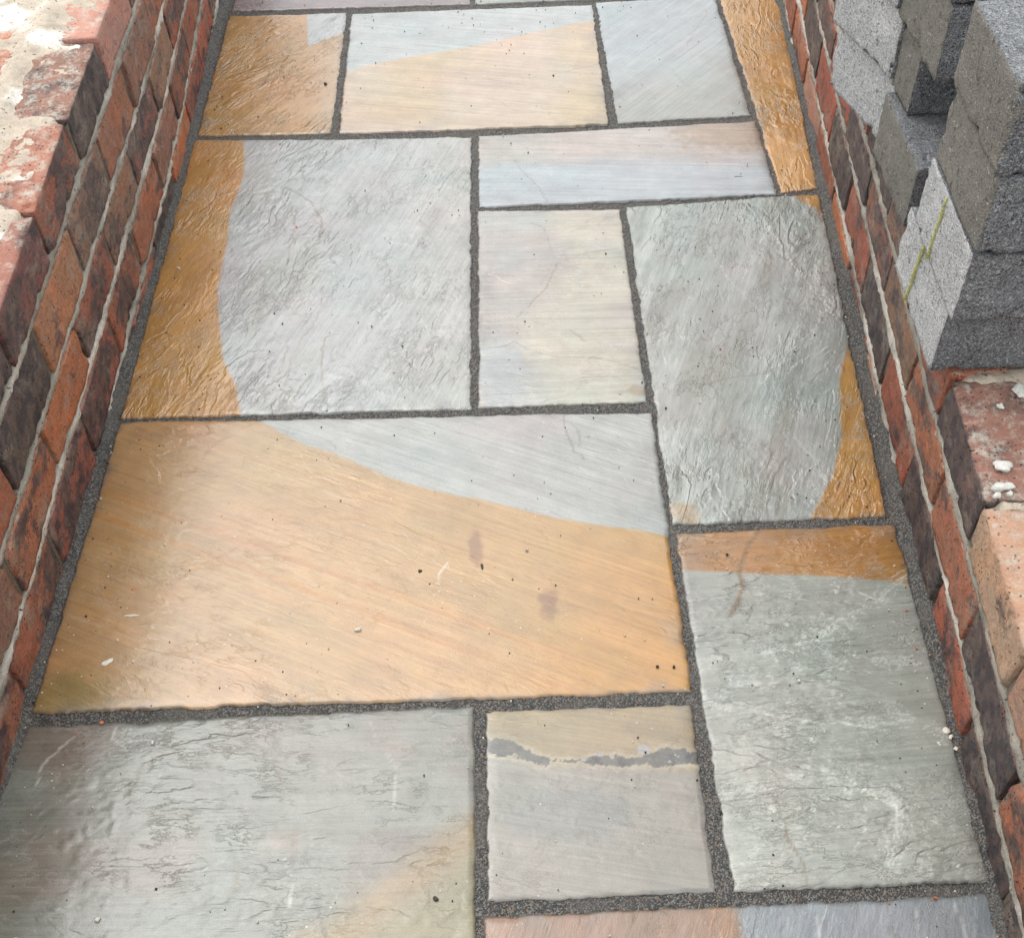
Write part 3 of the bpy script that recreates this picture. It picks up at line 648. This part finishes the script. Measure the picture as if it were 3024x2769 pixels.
# kinds: (colour, clean: 1 = no burnt patches .. 0 = burnt all over)
KINDS = {'orange': ((0.52, 0.19, 0.085), 0.92), 'rust': ((0.40, 0.14, 0.08), 0.62), 'red': ((0.37, 0.105, 0.06), 0.66),
         'brown': ((0.31, 0.16, 0.11), 0.62), 'brownor': ((0.42, 0.18, 0.10), 0.72), 'greybrown': ((0.24, 0.15, 0.11), 0.50), 'mixed': ((0.36, 0.13, 0.08), 0.48),
         'bluered': ((0.36, 0.12, 0.085), 0.45), 'darkred': ((0.26, 0.10, 0.085), 0.42), 'dark': ((0.17, 0.11, 0.10), 0.25), 'black': ((0.10, 0.065, 0.055), 0.10),
         'pink': ((0.50, 0.27, 0.20), 0.85), 'pale': ((0.50, 0.31, 0.23), 0.80)}
wall_L = bpy.data.objects.new('brick_wall', None); COL.objects.link(wall_L); wall_L.location = (-0.75, 1.8, 0)
tag(wall_L, 'low old red brick wall along the left of the path, bare top streaked with lime', 'wall')
wall_R = bpy.data.objects.new('brick_wall', None); COL.objects.link(wall_R); wall_R.location = (0.66, 1.8, 0)
tag(wall_R, 'low old red brick wall along the right of the path, carrying grey concrete blocks', 'wall')
wall_L['kind'] = 'thing'; wall_R['kind'] = 'thing'
wall_L.empty_display_size = wall_R.empty_display_size = .1

HEADS_L = [(1.568, .243), (1.709, .243), (1.575, .2425), (1.435, .2435), (1.329, .2465)]
HEADS_R = [(1.205, .235), (1.323, .235), (1.193, .237), (1.048, .234)]
# side, course (0 lowest), a y within the brick, kind
PICKS = [('L', 4, 2.15, 'pink'), ('L', 4, 1.952, 'black'), ('L', 4, 1.72, 'mixed'), ('L', 4, 1.445, 'darkred'), ('L', 3, 2.282, 'brown'), ('L', 3, 2.04, 'brownor'), ('L', 3, 1.831, 'greybrown'), ('L', 3, 1.537, 'brownor'), ('L', 3, 1.329, 'black'), ('L', 2, 2.472, 'brown'), ('L', 2, 2.244, 'darkred'), ('L', 2, 2.004, 'brown'), ('L', 2, 1.759, 'dark'), ('L', 2, 1.652, 'mixed'), ('L', 2, 1.517, 'orange'), ('L', 1, 2.529, 'mixed'), ('L', 1, 2.354, 'brown'), ('L', 1, 2.159, 'mixed'), ('L', 1, 2.013, 'rust'), ('L', 1, 1.843, 'mixed'), ('L', 1, 1.572, 'bluered'), ('L', 2, 1.224, 'rust'), ('L', 1, 1.381, 'bluered'), ('L', 1, 1.084, 'red'), ('L', 2, 1.03, 'brown'), ('L', 3, 1.138, 'rust'), ('L', 1, 0.881, 'orange'), ('L', 1, 1.181, 'mixed'), ('L', 1, 0.96, 'mixed'), ('R', 0, 2.815, 'rust'), ('R', 1, 2.644, 'black'), ('R', 1, 2.471, 'red'), ('R', 0, 2.53, 'pink'), ('R', 1, 2.234, 'black'), ('R', 2, 2.045, 'dark'), ('R', 0, 2.269, 'rust'), ('R', 1, 1.956, 'red'), ('R', 1, 1.706, 'black'), ('R', 2, 1.579, 'brown'), ('R', 2, 1.762, 'mixed'), ('R', 1, 1.502, 'dark'), ('R', 2, 1.404, 'mixed'), ('R', 3, 1.328, 'rust'), ('R', 3, 1.245, 'dark'), ('R', 1, 1.384, 'rust'), ('R', 2, 1.28, 'rust'), ('R', 3, 1.186, 'dark'), ('R', 1, 1.248, 'red'), ('R', 1, 1.16, 'black'), ('R', 2, 1.094, 'orange'), ('R', 3, 0.93, 'pale'), ('R', 1, 1.0, 'red'), ('R', 2, 0.91, 'dark'), ('R', 2, 0.804, 'dark'), ('R', 1, 0.866, 'rust'), ('R', 1, 0.675, 'black'), ('R', 3, 0.8, 'brownor'), ('R', 3, 0.72, 'pink'), ('R', 2, 1.001, 'brownor'), ('R', 1, 0.901, 'rust')]
rb = random.Random(5)
def wall_bricks(sidename, J, heads, face, sgn, parent):
    res = []
    for c in range(len(J) - 1):
        y0, stp = heads[c]
        k0 = int(math.floor((Y0 - y0) / stp)) - 0; k1 = int(math.ceil((Y1 - y0) / stp))
        for k in range(k0, k1):
            ya, yb = y0 + k * stp, y0 + (k + 1) * stp
            if yb < Y0 + .05 or ya > Y1 - .05: continue
            yc = (ya + yb) / 2
            lo = J[c][0] + J[c][1] * yc; hi = J[c + 1][0] + J[c + 1][1] * yc
            top = c == len(J) - 2
            hi2 = hi if top else hi - .0062
            lo2 = lo + .0065
            if hi2 < -0.02: continue
            leafs = 2 if top else 1
            for lf in range(leafs):
                o = link('brick', variants[rb.randrange(10)], parent)
                sl = (J[c][1] + J[c + 1][1]) / 2
                gap = rb.uniform(.006, .012)
                sy = (stp - gap) / BR_L; sz = (hi2 - lo2) / BR_H
                xf = face(yc) - sgn * rb.uniform(-.0012, .002)
                dx = sgn * (BR_D / 2 + lf * (BR_D + .012))
                ry = rb.uniform(-.012, .012)
                slopex = (face(yc + .1) - face(yc - .1)) / .2
                yoff = 0 if lf == 0 else rb.uniform(-.03, .03)
                M = Matrix.Translation((xf + dx, yc + yoff, (lo2 + hi2) / 2)) @ Matrix.Rotation(-math.atan(slopex) + ry, 4, 'Z') @ Matrix.Rotation(math.atan(sl) + rb.uniform(-.006, .006), 4, 'X') @ Matrix.Rotation(rb.choice((0, math.pi)), 4, 'Z') @ Matrix.Diagonal((1, sy, sz, 1))
                o.matrix_world = M
                o.parent = parent; o.matrix_parent_inverse = Matrix.Translation(parent.location).inverted()
                kind = None
                for s_, c_, y_, kd in PICKS:
                    if s_ == sidename and c_ == c and ya <= y_ < yb and lf == 0: kind = kd
                if kind is None: kind = rb.choices(['rust', 'red', 'brown', 'mixed', 'dark', 'orange'], [5, 3, 4, 5, 2.5, 1])[0]
                if lf == 1: kind = rb.choice(['pink', 'rust', 'orange'])
                colr, al = KINDS[kind]; f = rb.uniform(.74, .95) if (lf == 0 and kind not in ('pale', 'pink')) else rb.uniform(.85, 1.0)
                o.color = (colr[0] * f, colr[1] * f * rb.uniform(.92, 1.1), colr[2] * f, al)
                res.append((c, yc, xf))
    return res
wall_bricks('L', JL, HEADS_L, XL, -1, wall_L)
wall_bricks('R', JR, HEADS_R, XR, 1, wall_R)

# mortar: a weathered face sheet between the bricks over a solid core
def child_world(o, parent):
    o.parent = parent; o.matrix_parent_inverse = Matrix.Translation(parent.location).inverted()
def mortar_face(J, heads, face, sgn, parent, seed):
    ys = np.arange(Y0, Y1, .0045); zs = np.linspace(0, 1, 96)
    Yg, Tg = np.meshgrid(ys, zs, indexing='ij')
    ztop = J[-1][0] + J[-1][1] * Yg - .007; zbot = -0.06 + 0 * Yg
    Z = zbot + (ztop - zbot) * Tg
    dist = np.full(Z.shape, 9.0); wide = .0072 + .0050 * fbm(Yg * 14, Z * 14, seed + 3, 3)
    for a, b in J[:-1]:
        dist = np.minimum(dist, np.abs(Z - (a + b * Yg) - .004 * fbm(Yg * 9, Z * 3, seed + 4, 3)))
    hd = np.full(Z.shape, 9.0)
    for c in range(len(J) - 1):
        lo = J[c][0] + J[c][1] * Yg; hi = J[c + 1][0] + J[c + 1][1] * Yg
        y0, stp = heads[c]
        d = np.abs((Yg - y0 + stp / 2) % stp - stp / 2)
        hd = np.where((Z >= lo) & (Z < hi), d, hd)
    bed = sm(wide * 1.5, wide * .8, dist)
    perp = sm(.012, .006, hd)
    missing = sm(.05, .30, vn(Yg * 7, Z * 9, seed + 21)) 
    depth = -0.016 + bed * (0.0150 + .0035 * fbm(Yg * 20, Z * 20, seed + 6, 4)) + (1 - bed) * perp * (.0125 - .008 * missing)
    if sgn < 0: depth -= .03 * (np.abs(Yg - 2.0685) < .011) * (Z > J[4][0] + J[4][1] * Yg + .012)
    depth += .0030 * fbm(Yg * 60, Z * 60, seed + 7, 4, .6) * (.4 + bed)
    X = face(Yg) - sgn * depth
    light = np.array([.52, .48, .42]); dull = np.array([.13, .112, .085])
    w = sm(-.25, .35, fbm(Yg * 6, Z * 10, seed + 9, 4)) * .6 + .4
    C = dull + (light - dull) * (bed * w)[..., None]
    C = C * (1 + .35 * fbm(Yg * 30, Z * 30, seed + 11, 4))[..., None]
    Fq = grid_faces(len(ys), 96)
    if sgn > 0: Fq = Fq[:, ::-1]
    me = fast_mesh('mortar', np.stack([X, Yg, Z], -1).reshape(-1, 3), Fq, M_MORTAR, np.clip(C, .01, .7).reshape(-1, 3))
    o = link('mortar', me); child_world(o, parent); o['kind'] = 'stuff'
    # core behind and top bed, one closed strip
    ys = np.linspace(Y0, Y1, 240)
    prof = []
    for y in ys:
        x0 = float(face(y)) + sgn * .022; x1 = float(face(y)) + sgn * .228; zt = J[-1][0] + J[-1][1] * y - .012
        prof.append([(x0, y, -.10), (x0, y, zt), (x1, y, zt), (x1, y, -.10)])
    V = np.array(prof).reshape(-1, 3); n = len(ys); Fc = []
    for i in range(n - 1):
        for k in range(4):
            a, b = i * 4 + k, i * 4 + (k + 1) % 4; Fc.append((a, b, b + 4, a + 4))
    Fc += [(0, 1, 2, 3), ((n - 1) * 4 + 3, (n - 1) * 4 + 2, (n - 1) * 4 + 1, (n - 1) * 4)]
    Fc = np.array(Fc)
    if sgn < 0: Fc = Fc[:, ::-1]
    core = link('wall_core', fast_mesh('wall_core', V, Fc, M_MORTAR, np.tile([.30, .275, .23], (len(V), 1)), smooth=False)); child_world(core, parent)
    # lime and old bedding mortar left in patches on the wall top
    xs = np.linspace(0.010, .236, 66); ys = np.arange(Y0, Y1, .0038)
    Yg, D = np.meshgrid(ys, xs, indexing='ij')
    X = face(Yg) + sgn * (D + .002)
    zt = J[-1][0] + J[-1][1] * Yg
    n1 = fbm(X * 9, Yg * 9, seed + 30, 5, .6); n2 = fbm(X * 55, Yg * 55, seed + 31, 4, .6)
    y0, stp = heads[-1]; hd = np.abs((Yg - y0 + stp / 2) % stp - stp / 2)
    m = n1 * 1.1 + .22 * n2 - (.18 if sgn < 0 else .36)
    m += .75 * np.exp(-((D - .113) / .018) ** 2) + .42 * np.exp(-(hd / .012) ** 2) * sm(0.0, .03, D)
    if sgn < 0: m += .35 * sm(.07, .16, D)
    m -= 1.6 * sm(.026, .010, D + .008 * fbm(X * 40, Yg * 40, seed + 40, 3)) + .6 * sm(.215, .235, D)
    if sgn < 0: m -= 3 * np.exp(-((Yg - 2.0685) / .010) ** 2) * sm(.07, .04, D)
    Z = zt + np.clip(m * .011, -.012, .0065) + .0012 * n2 - .0005
    c0 = np.array([.50, .42, .335]); c1 = np.array([.80, .78, .72])
    w = sm(.05, .45, fbm(X * 14, Yg * 14, seed + 33, 4))
    C = c0 + (c1 - c0) * w[..., None]
    Fq = grid_faces(len(ys), 66)
    if sgn > 0: Fq = Fq[:, ::-1]
    o = link('mortar_crust', fast_mesh('mortar_crust', np.stack([X, Yg, Z], -1).reshape(-1, 3), Fq[:, ::-1], M_MORTAR, C.reshape(-1, 3)))
    child_world(o, parent); o['kind'] = 'stuff'
mortar_face(JL, HEADS_L, XL, -1, wall_L, 200)
mortar_face(JR, HEADS_R, XR, 1, wall_R, 300)

# ------------------------------------------------------------------ concrete blocks stacked on the right wall
def block_mesh(seed, lx=.44, ly=.215, lz=.100, end=M_PALE_END, front=M_BLK, brk=0.0):
    V, Fq = rounded_box(lx / 2, ly / 2, lz / 2, 48, 26, 13, .003, seed, .0020, .030 + brk)
    me = fast_mesh('concrete_block', V, Fq, front)
    me.materials.append(end)
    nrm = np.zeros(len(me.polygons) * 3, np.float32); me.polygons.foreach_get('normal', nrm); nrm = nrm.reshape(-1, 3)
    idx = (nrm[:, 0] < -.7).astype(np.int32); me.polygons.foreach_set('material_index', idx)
    return me
GB = 'grey concrete blocks stacked on the right wall'
def block(x, y, z, rz, seed, end, label, lx=.44, ly=.215, lz=.100, front=M_BLK, tint=1.0, tilt=0.0, brk=0.0, tiltx=0.0):
    """(x, y, z): near lower corner on the path side"""
    o = link('concrete_block', block_mesh(seed, lx, ly, lz, end, front, brk))
    R = Matrix.Rotation(rz, 4, 'Z') @ Matrix.Rotation(tilt, 4, 'Y') @ Matrix.Rotation(tiltx, 4, 'X')
    o.matrix_world = Matrix.Translation((x, y, z)) @ R @ Matrix.Translation((lx / 2, ly / 2, lz / 2))
    o.color = (tint, tint, tint, 1)
    tag(o, label, 'concrete block', GB)
    return o
ZT = lambda y: JR[-1][0] + JR[-1][1] * y + .004
sl = .042
b1 = block(.561, 1.292, .2625, .0, 11, M_PALE_END, 'lowest block of the nearest column, pale end with a yellow line', tiltx=.035, ly=.238)
b2 = block(.5535, 1.258, .3655, -.005, 12, M_PALE_END, 'second block up in the nearest column, jutting forward, pale end with yellow line', tiltx=.03, ly=.225)
block(.5525, 1.250, .4675, -.01, 13, M_SMOOTH, 'third block up in the nearest column, smooth brown grey end', tiltx=.02)
block(.546, 1.248, .568, -.012, 14, M_SMOOTH, 'topmost block of the nearest column, white speckled top catching the light', tiltx=.015)
# second column
block(.588, 1.610, .280, .02, 21, M_SMOOTH, 'lowest block of the middle column, brown grey end with a bright chipped edge', tiltx=.035)
block(.600, 1.745, .384, .02, 22, M_SMOOTH, 'second block of the middle column, set back behind a dark gap', ly=.10, lx=.44, brk=.01)
block(.590, 1.640, .486, .02, 23, M_SMOOTH, 'third block of the middle column, overhanging the dark gap', brk=.012)
block(.586, 1.640, .588, .02, 24, M_SMOOTH, 'topmost block of the middle column, brown grey with rough front')
# far column, turned a little
for k in range(4):
    block(.604 - .012 * k, 1.835 + .004 * k, .2925 + .102 * k, .245, 31 + k, M_PALE_END,
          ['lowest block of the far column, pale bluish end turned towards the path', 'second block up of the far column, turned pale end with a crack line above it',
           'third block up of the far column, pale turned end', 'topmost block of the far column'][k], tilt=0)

# chalk lines on block ends: thin broken strokes lying on the face
def chalk_mat():
    N = NT('yellow_chalk'); geo = N.n('ShaderNodeNewGeometry').outputs['Position']
    N.b.inputs['Base Color'].default_value = (.46, .46, .12, 1); N.b.inputs['Roughness'].default_value = .8
    tr = N.n('ShaderNodeBsdfTransparent'); mx = N.n('ShaderNodeMixShader')
    N.l(N.ss(N.noise(geo, 330, 5, .75), .40, .56), mx.inputs[0]); N.l(tr.outputs[0], mx.inputs[1]); N.l(N.b.outputs[0], mx.inputs[2])
    N.l(mx.outputs[0], N.t.nodes['Material Output'].inputs[0]); return N.m
M_CHALK = chalk_mat()
def chalk(parent, y0, z0, y1, z1, w=.0048):
    """stroke on the path-side end of a block, in block coordinates"""
    n = 14; V = []; hx = -.22
    for i in range(n):
        t = i / (n - 1); y = y0 + (y1 - y0) * t + random.uniform(-.0007, .0007); z = z0 + (z1 - z0) * t
        ww = w * random.uniform(.7, 1.2)
        V += [(hx - .0022, y - ww / 2, z), (hx - .0022, y + ww / 2, z), (hx + .002, y + ww / 2, z), (hx + .002, y - ww / 2, z)]
    Fq = []
    for i in range(n - 1):
        for k in range(4):
            a, b = i * 4 + k, i * 4 + (k + 1) % 4; Fq.append((a, a + 4, b + 4, b))
    Fq += [(0, 1, 2, 3), (n * 4 - 1, n * 4 - 2, n * 4 - 3, n * 4 - 4)]
    o = link('chalk_line', fast_mesh('chalk_line', V, Fq, M_CHALK), parent)
chalk(b1, .035, -.047, .025, .047)
chalk(b2, .022, -.047, .014, .047)

# ------------------------------------------------------------------ crumbs, chips and twigs
M_LIME = plain_mat('pale_lime', (.66, .62, .53)); M_DIRT = plain_mat('dark_grit', (.05, .04, .03)); M_CHIP = plain_mat('orange_brick_chip', (.6, .18, .07))
M_TANP = plain_mat('tan_pebble', (.55, .45, .33))
def pebble_mesh(seed, a, b, c, mat):
    V, Fq = rounded_box(.5, .5, .5, 6, 6, 6, .05, seed, 0, 0)
    V = V / np.maximum(np.linalg.norm(V, axis=1, keepdims=True), 1e-6) ** .8 * .5 / .5 ** .2
    rr = np.random.RandomState(seed); ph = rr.uniform(0, 6, 3)
    V = V * (1 + .16 * np.sin(V[:, [1]] * 7 + ph[0]) + .14 * np.sin(V[:, [0]] * 9 + ph[1]) + rr.uniform(-.16, .16, (len(V), 1))) * np.array([a, b, c])
    return fast_mesh('pebble', V, Fq, mat)
def bit(name, px, py, a, b, c, mat, rz, label, cat, group=None, z=0.0):
    x, y = g(px, py, z)
    o = link(name, pebble_mesh(random.randrange(999), a, b, c, mat)); o.location = (x, y, z + c * .42 + .0012); o.rotation_euler = (0, 0, rz)
    tag(o, label, cat, group); return o
bit('pebble', 706, 1242, .0095, .007, .006, M_LIME, .3, 'white pebble on the large tan flag, below its middle', 'pebble')
bit('pebble', 352, 531, .011, .007, .004, M_TANP, -.5, 'pale tan stone chip on the golden band beside the left wall', 'pebble')
bit('dirt_crumb', 641, 168, .008, .007, .005, M_DIRT, .3, 'dark crumb of dirt near the upper vertical joint of the golden flag', 'dirt')
bit('dirt_crumb', 827, 1126, .006, .005, .004, M_DIRT, .3, 'small dark crumb near the middle of the large tan flag', 'dirt')
bit('seed', 949, 1117, .004, .010, .003, M_DIRT, .1, 'dark elongated seed at the foot of the purple stain on the tan flag', 'seed')
bit('mortar_flake', 259, 1214, .022, .005, .003, M_LIME, .05, 'flat white mortar flake near the left wall on the tan flag', 'mortar flake')
bit('mortar_flake', 212, 1306, .016, .011, .003, M_LIME, .6, 'cream blot of mortar low on the left of the tan flag', 'mortar flake')
bit('brick_chip', 263, 1162, .006, .005, .003, M_CHIP, .6, 'small orange brick chip above the white flake on the tan flag', 'brick chip')
bit('brick_chip', 257, 1180, .005, .003, .002, M_CHIP, .1, 'tiny orange brick chip just above the white mortar flake', 'brick chip')
bit('brick_chip', 201, 1424, .006, .004, .003, M_CHIP, .1, 'orange brick chip on the dark joint under the tan flag', 'brick chip')
bit('pebble', 301, 1464, .005, .005, .004, M_LIME, .1, 'small white pebble on the dark corner of the grey green flag', 'pebble')
bit('pebble', 193, 1812, .007, .006, .005, M_LIME, .8, 'cream pebble near the bottom left on the grey green flag', 'pebble')
bit('twig', 1453, 350, .017, .0022, .0022, M_DIRT, -.06, 'short dark twig on the blue grey half of the split flag', 'twig')
bit('dirt_crumb', 858, 1770, .006, .006, .004, M_DIRT, .8, 'dark red crumb low on the large grey green flag', 'dirt')
for k, (px, py, s) in enumerate(((1862, 1441, .011), (1871, 1452, .007), (1848, 1466, .006), (1838, 1449, .005), (1881, 1475, .006), (1826, 1462, .005))):
    bit('mortar_crumb', px, py, s, s * .8, s * .45, M_LIME, k, ['largest cream mortar crumb of the scatter beside the right wall', 'cream crumb touching the joint beside the largest crumb',
        'cream crumb just below the largest crumb', 'tiny cream crumb left of the largest', 'lowest right crumb of the cream scatter', 'leftmost crumb of the cream scatter beside the right wall'][k], 'mortar crumb', 'cream mortar crumbs beside the right wall')
# lime lumps stuck on the right wall top
def lump(px, py, z, a, b, c, rz):
    x, y = g(px, py, z)
    o = link('lime_lump', pebble_mesh(random.randrange(999), a, b, c, M_WHITE)); o.location = (x, y, z); o.rotation_euler = (0, 0, rz)
    child_world(o, wall_R); return o
M_WHITE = plain_mat('white_lime', (.66, .65, .60))
lump(1972, 958, .254, .026, .015, .008, .1); lump(1963, 975, .253, .012, .009, .006, .5); lump(1988, 972, .253, .007, .007, .005, .5)
lump(1975, 918, .256, .022, .016, .008, -.3); lump(2010, 770, .262, .02, .022, .009, .2); lump(1970, 800, .26, .008, .009, .005, .2)

# fine grit scattered over the whole path: one mass nobody could count
V = []; Fq = []
rg = np.random.RandomState(3)
for i in range(4200):
    x = rg.uniform(-.68, .60); y = rg.uniform(.45, 3.2)
    if x > XR(y) - .03 or rg.rand() > .15 + 1.6 * max(0, float(vn(np.array([x * 6]), np.array([y * 6]), 77)[0])): continue
    if rg.rand() < .45: x = (XL(y) + abs(rg.normal(0, .09)) + .01) if rg.rand() < .5 else (XR(y) - abs(rg.normal(0, .06)) - .01)
    r = rg.uniform(.0006, .0016) * (1.6 if rg.rand() < .06 else 1)
    c = rg.rand() ; k = len(V) * 1
    base = len(V)
    for dx, dy, dz in ((-1, -1, 0), (1, -1, 0), (1, 1, 0), (-1, 1, 0), (-.6, -.6, 1), (.6, -.6, 1), (.6, .6, 1), (-.6, .6, 1)):
        V.append((x + dx * r * rg.uniform(.6, 1.1), y + dy * r * rg.uniform(.6, 1.1), .0008 + dz * r * 1.3 + .0015))
    for f in ((0, 1, 5, 4), (1, 2, 6, 5), (2, 3, 7, 6), (3, 0, 4, 7), (4, 5, 6, 7)): Fq.append([base + j for j in f])
V = np.array(V); nb = len(V) // 8
pal = np.array([(.6, .57, .5), (.045, .04, .035), (.5, .15, .07), (.4, .3, .2)])
cc = pal[rg.choice(4, nb, p=[.38, .42, .06, .14])]; cc = np.repeat(cc, 8, 0)
o = link('grit', fast_mesh('grit', V, np.array(Fq), M_MORTAR, cc, smooth=False)); tag(o, 'fine grit and crumbs scattered over the wet flags', kind='stuff')
